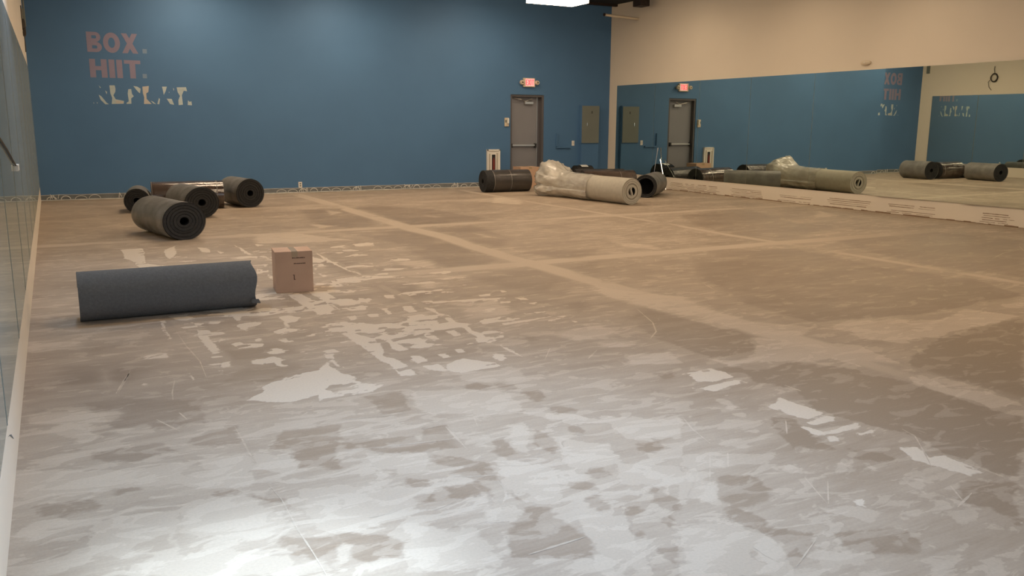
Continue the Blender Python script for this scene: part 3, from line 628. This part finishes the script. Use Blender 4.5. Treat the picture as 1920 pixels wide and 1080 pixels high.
# ------------------------------------------------------------ fittings on the back wall
o = empty('exit_sign', (10.085, YB, 2.42))
b = new(); box(b, -.155, .155, -.055, -.001, -.105, .105, .01); link_mesh('sign_body', b, 'ivory', o)
b = new(); box(b, -.105, .125, -.060, -.055, -.08, .085); link_mesh('sign_face', b, 'exitpale', o)
b = new()
def stroke(x0, z0, x1, z1, w=.011):
    dx, dz = x1-x0, z1-z0; l = math.hypot(dx, dz); nx_, nz_ = -dz/l*w, dx/l*w
    slab(b, [(x0+nx_, -.060, z0+nz_), (x1+nx_, -.060, z1+nz_), (x1-nx_, -.060, z1-nz_), (x0-nx_, -.060, z0-nz_)], (0, -1, 0), .004)
zt, zb = .068, -.062
stroke(-.088, zb, -.088, zt); stroke(-.088, zt-.008, -.05, zt-.008, .008); stroke(-.088, .003, -.055, .003, .008); stroke(-.088, zb+.008, -.05, zb+.008, .008)
stroke(-.036, zb, .012, zt, .010); stroke(.012, zb, -.036, zt, .010); stroke(.038, zb, .038, zt); stroke(.062, zt-.008, .114, zt-.008, .008); stroke(.088, zb, .088, zt)
link_mesh('exit_letters', b, 'exitred', o)
for sx in (-.205, .205):
    b = new(); lathe(b, [(-.10, .02), (-.095, .045), (-.05, .055), (-.02, .03), (-.001, .03)], 20, axis='y')
    for v in b.verts: v.co.x += sx; v.co.z -= .0
    tube(b, [(sx, -.03, 0), (sx*.74, -.03, 0)], .012)
    link_mesh('lamp_head', b, 'ivory', o, True)
tag(o, 'lit red EXIT sign with twin lamp heads on blue wall above the door', 'exit sign')

o = empty('alarm_strobe', (9.50, YB, 1.50)); b = new(); box(b, -.055, .055, -.03, -.001, -.10, .10, .008); link_mesh('strobe_plate', b, 'ivory', o)
b = new(); box(b, .005, .045, -.065, -.03, -.03, .085, .006); link_mesh('strobe_lens', b, 'label', o)
b = new(); box(b, -.045, -.005, -.036, -.03, -.01, .05); link_mesh('strobe_grille', b, 'panelgrey', o)
tag(o, 'small ivory fire alarm strobe on blue wall left of the door', 'alarm')

o = empty('fire_extinguisher_cabinet', (9.14, YB, 0.12)); wv, hv = .17, .75
b = new(); box(b, -wv, wv, -.05, -.001, 0, hv, .004)
for (x0, x1, z0, z1) in ((-wv, -wv+.035, 0, hv), (wv-.035, wv, 0, hv), (-wv, wv, hv-.035, hv), (-wv, wv, 0, .035)): box(b, x0, x1, -.065, -.05, z0, z1, .003)
link_mesh('cabinet_frame', b, 'white', o)
b = new(); box(b, -.12, -.085, -.056, -.050, .05, hv-.1); box(b, .075, .11, -.056, -.050, .05, hv-.08); link_mesh('door_groove', b, 'pad', o)
b = new(); box(b, -.045, .045, -.054, -.050, .07, hv-.12); link_mesh('cabinet_window', b, 'blacksteel', o)
b = new(); lathe(b, [(.25, .001), (.25, .030), (.50, .030), (.54, .014), (.56, .014)], 20, axis='z')
for v in b.verts: v.co.x += .0; v.co.y = v.co.y*.35-.064
eb = link_mesh('extinguisher_bottle', b, 'red', o, True)
b = new(); box(b, -.02, .02, -.07, -.058, .14, .22, .004); link_mesh('extinguisher_label', b, 'white', eb)
tag(o, 'white framed cabinet holding a red fire extinguisher, low on the blue wall', 'fire extinguisher cabinet')

o = empty('electrical_panel', (11.795, YB, .99)); b = new(); box(b, -.265, .265, -.10, -.001, -.0, .93, .004); link_mesh('panel_box', b, 'blue', o)
b = new(); box(b, -.25, .25, -.112, -.10, .015, .915, .004); pc = link_mesh('panel_cover', b, 'panelgrey', o)
b = new(); box(b, -.115, -.095, -.125, -.112, .43, .51, .004); link_mesh('panel_latch', b, 'chrome', pc)
b = new(); box(b, .02, .045, -.115, -.112, .73, .79); link_mesh('panel_badge', b, 'blacksteel', pc)
tag(o, 'grey green electrical panel with blue painted box beside the room corner', 'electrical panel')
b = new(); box(b, 11.55, 12.06, YB-.085, YB-.001, .0, .985, .004); tag(link_mesh('cable_chase', b, 'blue'), 'blue painted boxed chase from floor up to the grey electrical panel', 'chase')
b = new(); box(b, 10.86, 10.90, YB-.04, YB-.001, .90, 1.24, .004); box(b, 10.86, 11.27, YB-.04, YB-.001, .885, .925, .004); tag(link_mesh('wire_raceway', b, 'blue'), 'blue painted L shaped wire raceway between door and switch plate', 'raceway')
def plate(name, x, z, label, cat, toggles):
    o = empty(name, (x, YB, z)); b = new(); box(b, -.038, .038, -.008, -.001, -.06, .06, .003); link_mesh('wall_plate', b, 'white', o)
    b = new()
    if toggles: box(b, -.008, .008, -.018, -.008, -.014, .014, .002)
    else:
        box(b, -.016, .016, -.010, -.008, .008, .036); box(b, -.016, .016, -.010, -.008, -.036, -.008)
    link_mesh('switch_toggle' if toggles else 'socket', b, 'ivory' if toggles else 'panelgrey', o)
    tag(o, label, cat)
plate('light_switch', 11.36, 1.00, 'white light switch plate on blue wall left of the grey panel', 'switch', True)
plate('power_outlet', 4.58, .17, 'white power outlet low on the blue wall above the bare strip', 'outlet', False)

# faded lettering
def word(name, letters, x0, x1, z0, z1, m, label):
    """heavy painted capitals drawn as flat strokes and ring sectors; a letter cell is 1 high"""
    b = new(); wd = {'B': .78, 'O': .88, 'X': .88, 'H': .80, 'I': .27, 'T': .78}; gap = .09
    total = sum(wd[c] for c in letters)+gap*(len(letters)-1); cur = 0.0
    def P(u, v): return (x0+(cur+u)/total*(x1-x0), YB-.0016, z0+v*(z1-z0))
    def poly(pts): slab(b, [P(*p) for p in pts], (0, 1, 0), .0012)
    def ring(cx, cy_, rx, ry, ix, iy, a0, a1, n=20):
        for k in range(n):
            t0 = math.radians(a0+(a1-a0)*k/n); t1 = math.radians(a0+(a1-a0)*(k+1)/n)
            poly([(cx+ix*math.cos(t0), cy_+iy*math.sin(t0)), (cx+rx*math.cos(t0), cy_+ry*math.sin(t0)), (cx+rx*math.cos(t1), cy_+ry*math.sin(t1)), (cx+ix*math.cos(t1), cy_+iy*math.sin(t1))])
    for c in letters:
        W = wd[c]
        if c == 'B':
            poly([(0, 0), (.27, 0), (.27, 1), (0, 1)])
            for q0, q1 in ((0, .175), (.335, .68), (.83, 1)): poly([(.27, q0), (.47, q0), (.47, q1), (.27, q1)])
            ring(.47, .755, .27, .245, .05, .075, -90, 90); ring(.47, .255, .31, .255, .07, .08, -90, 90)
        elif c == 'O': ring(.44, .5, .45, .51, .18, .26, 0, 360, 36)
        elif c == 'X':
            poly([(0, 0), (.30, 0), (.44, .24), (.58, 0), (.88, 0), (.59, .5), (.88, 1), (.58, 1), (.44, .76), (.30, 1), (0, 1), (.29, .5)])
        elif c == 'H':
            poly([(0, 0), (.27, 0), (.27, 1), (0, 1)]); poly([(.53, 0), (.80, 0), (.80, 1), (.53, 1)]); poly([(.27, .40), (.53, .40), (.53, .62), (.27, .62)])
        elif c == 'I': poly([(0, 0), (.27, 0), (.27, 1), (0, 1)])
        elif c == 'T': poly([(.255, 0), (.525, 0), (.525, .80), (.255, .80)]); poly([(0, .80), (.78, .80), (.78, 1), (0, 1)])
        cur += W+gap
    o = link_mesh(name, b, m); tag(o, label, 'wall lettering'); return o
o1 = word('painted_word', 'BOX', .74, 1.61, 2.725, 3.085, 'pink', 'faded pink painted word BOX at the top left of the blue wall')
o2 = word('painted_word', 'HIIT', .755, 1.63, 2.265, 2.60, 'pink', 'faded pink painted word HIIT under the word BOX')
for o_, x, z in ((o1, 1.685, 2.735), (o2, 1.655, 2.275)):
    b = new(); box(b, x, x+.075, YB-.0018, YB-.0003, z, z+.08)
    q = link_mesh('full_stop', b, 'paleblue', o_); q['label'] = 'pale blue full stop'
REP = [[(740,710),(760,722),(800,770),(818,782),(790,782),(755,748)],[(740,640),(756,655),(752,662)],[(788,678),(803,690),(800,708)],
 [(820,640),(860,640),(866,668),(864,690),(850,715),(868,745),(930,757),(928,778),(838,780),(842,735),(828,700)],
 [(962,670),(984,668),(990,705),(1004,722),(984,738),(986,778),(950,780),(950,770),(966,760),(958,700)],
 [(1000,645),(1030,650),(1055,665),(1050,700),(1035,688),(1018,668)],[(1130,755),(1148,762),(1172,782),(1150,776)],[(1192,735),(1200,742),(1195,782),(1180,780)],
 [(1215,650),(1251,650),(1242,685),(1228,712),(1222,680)],[(1250,740),(1288,742),(1306,786),(1276,780)],
 [(1325,655),(1395,654),(1403,685),(1378,680),(1364,715),(1372,785),(1340,788),(1338,752),(1350,720),(1332,690)],[(1410,752),(1422,764),(1436,760),(1440,790),(1408,788)],
 [(1298,658),(1306,668),(1302,682)],[(1266,688),(1272,692),(1268,698)],[(700,768),(708,772),(704,778)],[(726,765),(734,772),(728,778)]]
PEA = [[(1068,650),(1116,645),(1113,690),(1097,700),(1100,742),(1138,780),(1080,780),(1082,730),(1072,700)],[(868,752),(926,759),(925,776),(872,776)]]
b = new()
for P in REP: slab(b, [at_y(x/4, y/4, YB-.0015) for x, y in P], (0, 1, 0), .0012)
pw = link_mesh('peeled_word', b, 'primer')
for P in PEA:
    b = new(); slab(b, [at_y(x/4, y/4, YB-.0018) for x, y in P], (0, 1, 0), .0015); link_mesh('peeled_patch', b, 'peach', pw)['label'] = 'peach coloured peeled patch'
tag(pw, 'half peeled cream remains of the word REPEAT on the blue wall', 'wall lettering')

# ------------------------------------------------------------ right and left wall fittings
o = empty('smoke_detector', (XR, 10.37, 2.515)); b = new(); lathe(b, [(-.001, .10), (-.04, .10), (-.055, .07), (-.058, .001)], 32, axis='x'); link_mesh('detector_body', b, 'ivory', o, True)
for v in o.children[0].data.vertices: v.co.z *= .42
b = new(); box(b, -.062, -.057, -.012, .012, -.008, .008, .002); link_mesh('detector_led', b, 'white', o)
tag(o, 'small round ivory detector on the beige wall just above the mirror', 'smoke detector')
o = empty('cable_coil', (XL, 15.65, 2.88)); b = new()
for k in range(4):
    tube(b, [(.025+.008*k, (.10+.012*math.sin(k*2))*math.cos(t), (.115+.01*math.cos(k*3))*math.sin(t)) for t in np.linspace(0, 2*PI, 28)], .011, 6)
tube(b, [(.02, .0, .11), (.02, .03, .25), (.02, .02, .33)], .008, 6); tube(b, [(.03, .09, -.03), (.03, .17, -.12), (.03, .13, -.27), (.03, .05, -.36)], .008, 6)
link_mesh('cable_loops', b, 'cable', o); tag(o, 'coil of dark cable hanging high on the left wall, seen in the mirror', 'cable')
o = empty('hanging_cord', (XL, 5.0, 1.5)); b = new()
p0 = at_x(-30, 225, XL+.012); p1 = at_x(14, 280, XL+.02); p2 = at_x(32, 312, XL+.02)
tube(b, [Vector((0.016, p.y-5.0, p.z-1.5)) for p in (p0, p0.lerp(p1, .5)+Vector((0, 0, .01)), p1, p1.lerp(p2, .5)-Vector((0, 0, .005)), p2)], .006, 6)
link_mesh('cord', b, 'cable', o); b = new(); q = Vector((.02, p2.y-5.0, p2.z-1.5)); box(b, q.x-.012, q.x+.012, q.y-.10, q.y+.06, q.z-.03, q.z+.015, .004); link_mesh('cord_plug', b, 'label', o)
tag(o, 'thin dark cord with a white plug hanging across the left mirrors', 'cord')
# baseboard-like pale ledge along the foot of the left wall
b = new(); box(b, XL, XL+.006, YF, YB-.02, 0, .276); struct('baseboard_left', b, 'beige')
b = new(); 
slab(b, [(XL+.007, 3.72, .235), (XL+.007, 3.80, .215), (XL+.007, 4.02, .125), (XL+.007, 3.90, .185)], (1, 0, 0), .001)
struct('trim_3', b, 'skirt_gap')

# ------------------------------------------------------------ rolls
def roll(name, a, b_, r, label, cat='roll', core=.052, body='rubber', wrap=None, wrap_span=(0.0, 1.0), rings=5, group=None, bands=(), wrap_end=False, length=None, sag=1.0):
    """a, b_: end centres on the ground plane; the roll lies between them"""
    a = Vector((a[0], a[1], 0)); b_ = Vector((b_[0], b_[1], 0)); L_ = length or (b_-a).length
    d_ = (b_-a).normalized(); o = empty(name, a, math.atan2(d_.y, d_.x))
    bm = new(); prof = []; mi = []
    def end(sgn, t0):
        seq = []
        seq.append((t0+sgn*.30, core*.98)); seq.append((t0+sgn*.002, core))
        n = rings; rr = core
        for k in range(n):
            r1 = core+(r-core)*(k+1)/n
            seq.append((t0+sgn*(.003*(k % 2)), rr+.004)); seq.append((t0+sgn*(.001+.004*((k+1) % 2)), r1-.006)); seq.append((t0+sgn*.012, r1-.003)) if k < n-1 else None
            rr = r1
        seq.append((t0+sgn*.004, r-.004)); seq.append((t0+sgn*.012, r))
        return [q for q in seq if q]
    e1 = end(1, 0.0); e2 = end(-1, L_)[::-1]
    prof = [(e1[0][0], .001)]+e1+[(L_*.33, r), (L_*.66, r)]+e2+[(e2[-1][0], .001)]
    mi = [1, 1]+[0]*(len(prof)-5)+[1, 1]
    sd_ = random.random()*50
    jit = lambda t, an: .010*noise.noise((t*2, math.cos(an)*1.2+sd_, math.sin(an)*1.2))
    lathe(bm, prof, 72, mi, jit=jit)
    for v in bm.verts: v.co.z = max(v.co.z+r, .0015); v.co.y *= sag
    link_mesh('rolled_mat', bm, [body, 'rubber_hole'], o, True)
    if wrap:
        bm = new(); t0 = wrap_span[0]*L_; t1 = wrap_span[1]*L_; n = 14; pr = []
        if wrap_end: pr += [(t0-.004, r*.80), (t0-.006, r*.93)]
        pr += [(t0+(t1-t0)*k/n, r+.005) for k in range(n+1)]
        if wrap_end: pr += [(t1+.006, r*.93), (t1+.004, r*.80)]
        s2 = random.random()*50
        j2 = lambda t, an: .012*abs(noise.noise((t*5, math.cos(an)*3+s2, math.sin(an)*3)))+.010*noise.noise((t*2, math.cos(an)*1.2+sd_, math.sin(an)*1.2))
        lathe(bm, pr, 72, jit=j2)
        for v in bm.verts: v.co.z = max(v.co.z+r, .0012); v.co.y *= sag
        wr = link_mesh('plastic_wrap', bm, wrap, o, True)
        for (u, wd) in bands:
            bm = new(); tt = t0+(t1-t0)*u
            lathe(bm, [(tt, r+.010), (tt+wd, r+.011)], 60, jit=j2)
            for v in bm.verts: v.co.z = max(v.co.z+r, .001); v.co.y *= sag
            link_mesh('wrap_seam', bm, 'film_edge', wr, True)
    tag(o, label, cat, group); return o

G1 = 'rubber rolls near the left end of the blue wall'; G2 = 'rubber rolls in the right back corner'
def ends(pa, pb, z, L_=None):
    a = at(*pa, z); c = at(*pb, z)
    if L_: c = a+(c-a).normalized()*L_
    return (a.x, a.y), (c.x, c.y)
a, c = ends((346, 415), (281, 399), .235, 1.22)
roll('rubber_roll', a, c, .235, 'film wrapped black rubber roll at the front of the left group', wrap='film_dusty', group=G1, bands=((.02, .006),), sag=1.13)
a, c = ends((379, 380), (330, 369), .235, .98)
roll('rubber_roll', a, c, .235, 'film wrapped black rubber roll just behind the frontmost left roll', wrap='film_dusty', group=G1, sag=1.10)
a, c = (2.99, 15.24), (2.84, 16.15)
roll('rubber_roll', a, c, .245, 'film wrapped black rubber roll at the right end of the left group', wrap='film_dusty', group=G1, bands=((.05, .006),))
roll('rubber_roll', (1.42, 15.50), (2.56, 15.42), .232, 'shiny dark wrapped roll lying crosswise behind the left rolls', wrap='film_shiny', group=G1, bands=((.0, .01), (.90, .012)), core=.08)
a, c = ends((257, 377), (260, 369), .195, .80)
roll('rubber_roll', a, c, .195, 'dusty wrapped rubber roll at the back left of the left group', wrap='film_dusty', group=G1)
# right corner
a, c = ends((905, 340), (985, 338), .235, 1.08)
roll('rubber_roll', a, c, .235, 'smoky wrapped black rubber roll below the extinguisher cabinet', wrap='film_dark', group=G2, wrap_span=(.17, 1), bands=((.45, .008), (.0, .01)))
roll('rubber_roll', (10.55, 13.98), (11.45, 14.80), .23, 'dusty grey wrapped rubber roll with open black end beside the right mirror', wrap='film_dusty', group=G2, core=.165, rings=2)
roll('rubber_roll', (11.5, 15.72), (10.3, 15.95), .225, 'shiny film wrapped roll lying behind the grey underlay roll', wrap='film_shiny', group=G2, bands=((.3, .008),))
roll('rubber_roll', (11.75, 16.45), (10.6, 16.75), .22, 'brown wrapped rubber roll furthest back beside the room corner', wrap='film_dark', group=G2)
o = roll('small_rubber_roll', (10.98, 17.35), (11.40, 17.30), .245, 'short black roll with a white label standing against the blue wall', group=G2, wrap='film_black')
bm = new()
for k in range(8):
    a0 = math.radians(58+k*7); a1 = math.radians(58+(k+1)*7); q = .262
    f = [bm.verts.new((x_, -q*math.cos(an), .245+q*math.sin(an))) for x_, an in ((.12, a0), (.30, a0), (.30, a1), (.12, a1))]; bm.faces.new(f)
link_mesh('paper_label', bm, 'label', o)

# unwrapped crumb rubber roll in front
a, c = ends((150, 556), (467, 531), .18)
o = roll('carpet_roll', a, c, .178, 'loose charcoal rubber roll lying unwrapped on the near floor by the left wall', core=.03, body='rubber_grey', rings=7)
bm = new()
Lc = (Vector(c)-Vector(a)).length                 # the outer lap overhangs the right end and its free edge lies at the foot
for k in range(26):
    an0 = math.radians(-100-k*9.5); an1 = math.radians(-100-(k+1)*9.5)
    def pt(an, x_, rr): return Vector((x_, rr*math.cos(an), max(.002, .178+rr*math.sin(an))))
    x1 = Lc+.022+.012*math.sin(k*.7); x0 = -.012
    vs = [bm.verts.new(pt(an0, x0, .186)), bm.verts.new(pt(an0, x1, .186)), bm.verts.new(pt(an1, Lc+.022+.012*math.sin((k+1)*.7), .186)), bm.verts.new(pt(an1, x0, .186))]
    bm.faces.new(vs)
bmesh.ops.remove_doubles(bm, verts=bm.verts[:], dist=.0005)
r_ = bmesh.ops.solidify(bm, geom=bm.faces[:], thickness=.007)
link_mesh('outer_lap', bm, 'rubber_grey', o, True)
bm = new(); slab(bm, [(Lc-.02, -.172, .05), (Lc+.048, -.176, .045), (Lc+.034, -.184, .075), (Lc-.02, -.182, .08)], (0, 0, 1), .006)
link_mesh('loose_flap', bm, 'rubber_grey', o)

# grey underlay roll with crumpled plastic sheeting pulled over its far half
a, c = ends((1185, 359), (1030, 343), .245); RH = .243
o = roll('underlay_roll', a, c, RH, 'long grey felt underlay roll with crumpled clear plastic over its far half', core=.080, body='pad', rings=3)
bm = new()
for rr, wv in ((.225, .004), (.150, .006), (.135, .003)):
    seg = 60; ringa = []; ringb = []
    for k in range(seg):
        an = 2*PI*k/seg; ww = rr+.006*math.sin(an+1); ringa.append(bm.verts.new((-.004, ww*math.cos(an), RH+ww*math.sin(an)))); ringb.append(bm.verts.new((-.004, (ww-wv)*math.cos(an), RH+(ww-wv)*math.sin(an))))
    for k in range(seg): bm.faces.new((ringa[k], ringa[(k+1) % seg], ringb[(k+1) % seg], ringb[k]))
link_mesh('roll_gap', bm, 'padgroove', o)
bm = new(); slab(bm, [(-.002+0*t, .018*math.sin(t*2)+.01*math.cos(t)-.015, RH+.076*math.sin(t)) for t in np.linspace(-PI/2, PI/2, 7)]+[(-.002, .018*math.sin(t*2)+.01*math.cos(t)+.013, RH+.076*math.sin(t)) for t in np.linspace(PI/2, -PI/2, 7)], (1, 0, 0), .05)
link_mesh('inner_curl', bm, 'pad', o)
LH = (Vector(c)-Vector(a)).length
bm = new(); n1, n2 = 60, 72; rings = []
for i in range(n1+1):
    u = i/n1; t = LH*.40+(LH*.68)*u
    bul = math.exp(-((u-.78)/.17)**2); ring = []
    rad = RH+.012+.13*bul; cz = RH+.05*bul
    if u > .9: rad *= 1-.55*((u-.9)/.1)**2
    for k in range(n2):
        an = 2*PI*k/n2; p = Vector((t*2.6, math.cos(an)*2.4, math.sin(an)*2.4))
        ridg = 1-abs(noise.noise(p*1.3))*2; nn = noise.noise(p*.7)*.05+.035*max(0, ridg-.4)+noise.noise(p*3.1)*.016
        rr = rad+(nn*(.35+1.6*bul))+.004
        rr = max(rr, RH+.006) if u < .85 else max(rr, .05)
        y_, z_ = rr*math.cos(an), cz+rr*math.sin(an)
        if math.sin(an) < -.2: y_ *= 1.12+.2*noise.noise(p*.8+Vector((9, 0, 0)))
        ring.append(bm.verts.new((t+.05*noise.noise(p), y_, max(.004+.004*(k % 2), z_))))
    rings.append(ring)
for i in range(n1):
    for k in range(n2): bm.faces.new((rings[i][k], rings[i][(k+1) % n2], rings[i+1][(k+1) % n2], rings[i+1][k]))
bm.faces.new(rings[-1])
q = link_mesh('plastic_sheeting', bm, 'film_clear', o, True); q['label'] = 'crumpled clear plastic sheeting bulging over the far end'

# metal rods leaning by the mirror
def rod(p0, p1, label, r=.008):
    o = empty('metal_rod', p0); bm = new(); dv = Vector(p1)-Vector(p0); tube(bm, [Vector((0, 0, 0)), dv*.3, dv*.7, dv], r, 8); link_mesh('rod_shaft', bm, 'chrome', o, True)
    bm = new(); tube(bm, [dv*.93, dv*1.02], r*1.5, 8); link_mesh('rod_tip', bm, 'chrome', o, True); tag(o, label, 'metal rod', 'metal rods standing by the mirror')
rod((12.24, 15.98, .012), (12.36, 15.96, .92), 'taller upright chrome rod leaning on the right mirror by the rolls')
rod((12.18, 15.38, .012), (12.34, 15.83, .66), 'shorter slanting chrome rod leaning on the right mirror by the rolls')

# ------------------------------------------------------------ cardboard boxes
def carton(loc, rz, wx, dy, hz, label, near=True):
    o = empty('cardboard_box', loc, rz)
    bm = new(); t = .004
    box(bm, 0, wx, 0, t, 0, hz); box(bm, 0, wx, dy-t, dy, 0, hz); box(bm, 0, t, t, dy-t, 0, hz); box(bm, wx-t, wx, t, dy-t, 0, hz); box(bm, t, wx-t, t, dy-t, 0, t)
    link_mesh('box_sides', bm, 'card', o)
    bm = new(); box(bm, .002, wx-.002, 0, dy*.498, hz, hz+t); box(bm, .002, wx-.002, dy*.502, dy, hz, hz+t)
    slab(bm, [(.0, .0, hz), (.0, dy, hz), (-.004, dy, hz+.012), (-.003, 0, hz+.002)], (1, 0, 0), .003)
    link_mesh('box_flap', bm, 'card', o)
    bm = new(); box(bm, wx*.44, wx*.60, -.0012, 0, hz-.045, hz+t+.0012); box(bm, wx*.44, wx*.60, 0, dy*.95, hz+t, hz+t+.0012); link_mesh('packing_tape', bm, 'tape', o)
    if near:
        for z, x0, x1 in ((hz*.855, .45, .80), (hz*.715, .49, .81)):
            bm = new(); x = wx*x0
            while x < wx*x1:
                l = random.uniform(.006, .014)
                box(bm, x, x+l, -.001, 0, z-.005, z+.0035*random.uniform(.6, 1.3)); x += l+.003
            link_mesh('printed_line', bm, 'carddark', o)
        bm = new(); box(bm, wx*.475, wx*.495, -.001, 0, hz*.33, hz*.44); box(bm, wx*.455, wx*.495, -.001, 0, hz*.425, hz*.44); box(bm, wx*.475, wx*.52, -.001, 0, hz*.315, hz*.33)
        link_mesh('printed_mark', bm, 'carddark', o)
    tag(o, label, 'box'); return o
carton((1.615, 7.32, .001), math.radians(-7), .315, .29, .355, 'closed brown cardboard box standing alone on the floor beside the charcoal roll')
carton((9.55, 17.42, .001), 0, .50, .38, .47, 'brown cardboard box in front of the exit door behind the rolls', near=False)
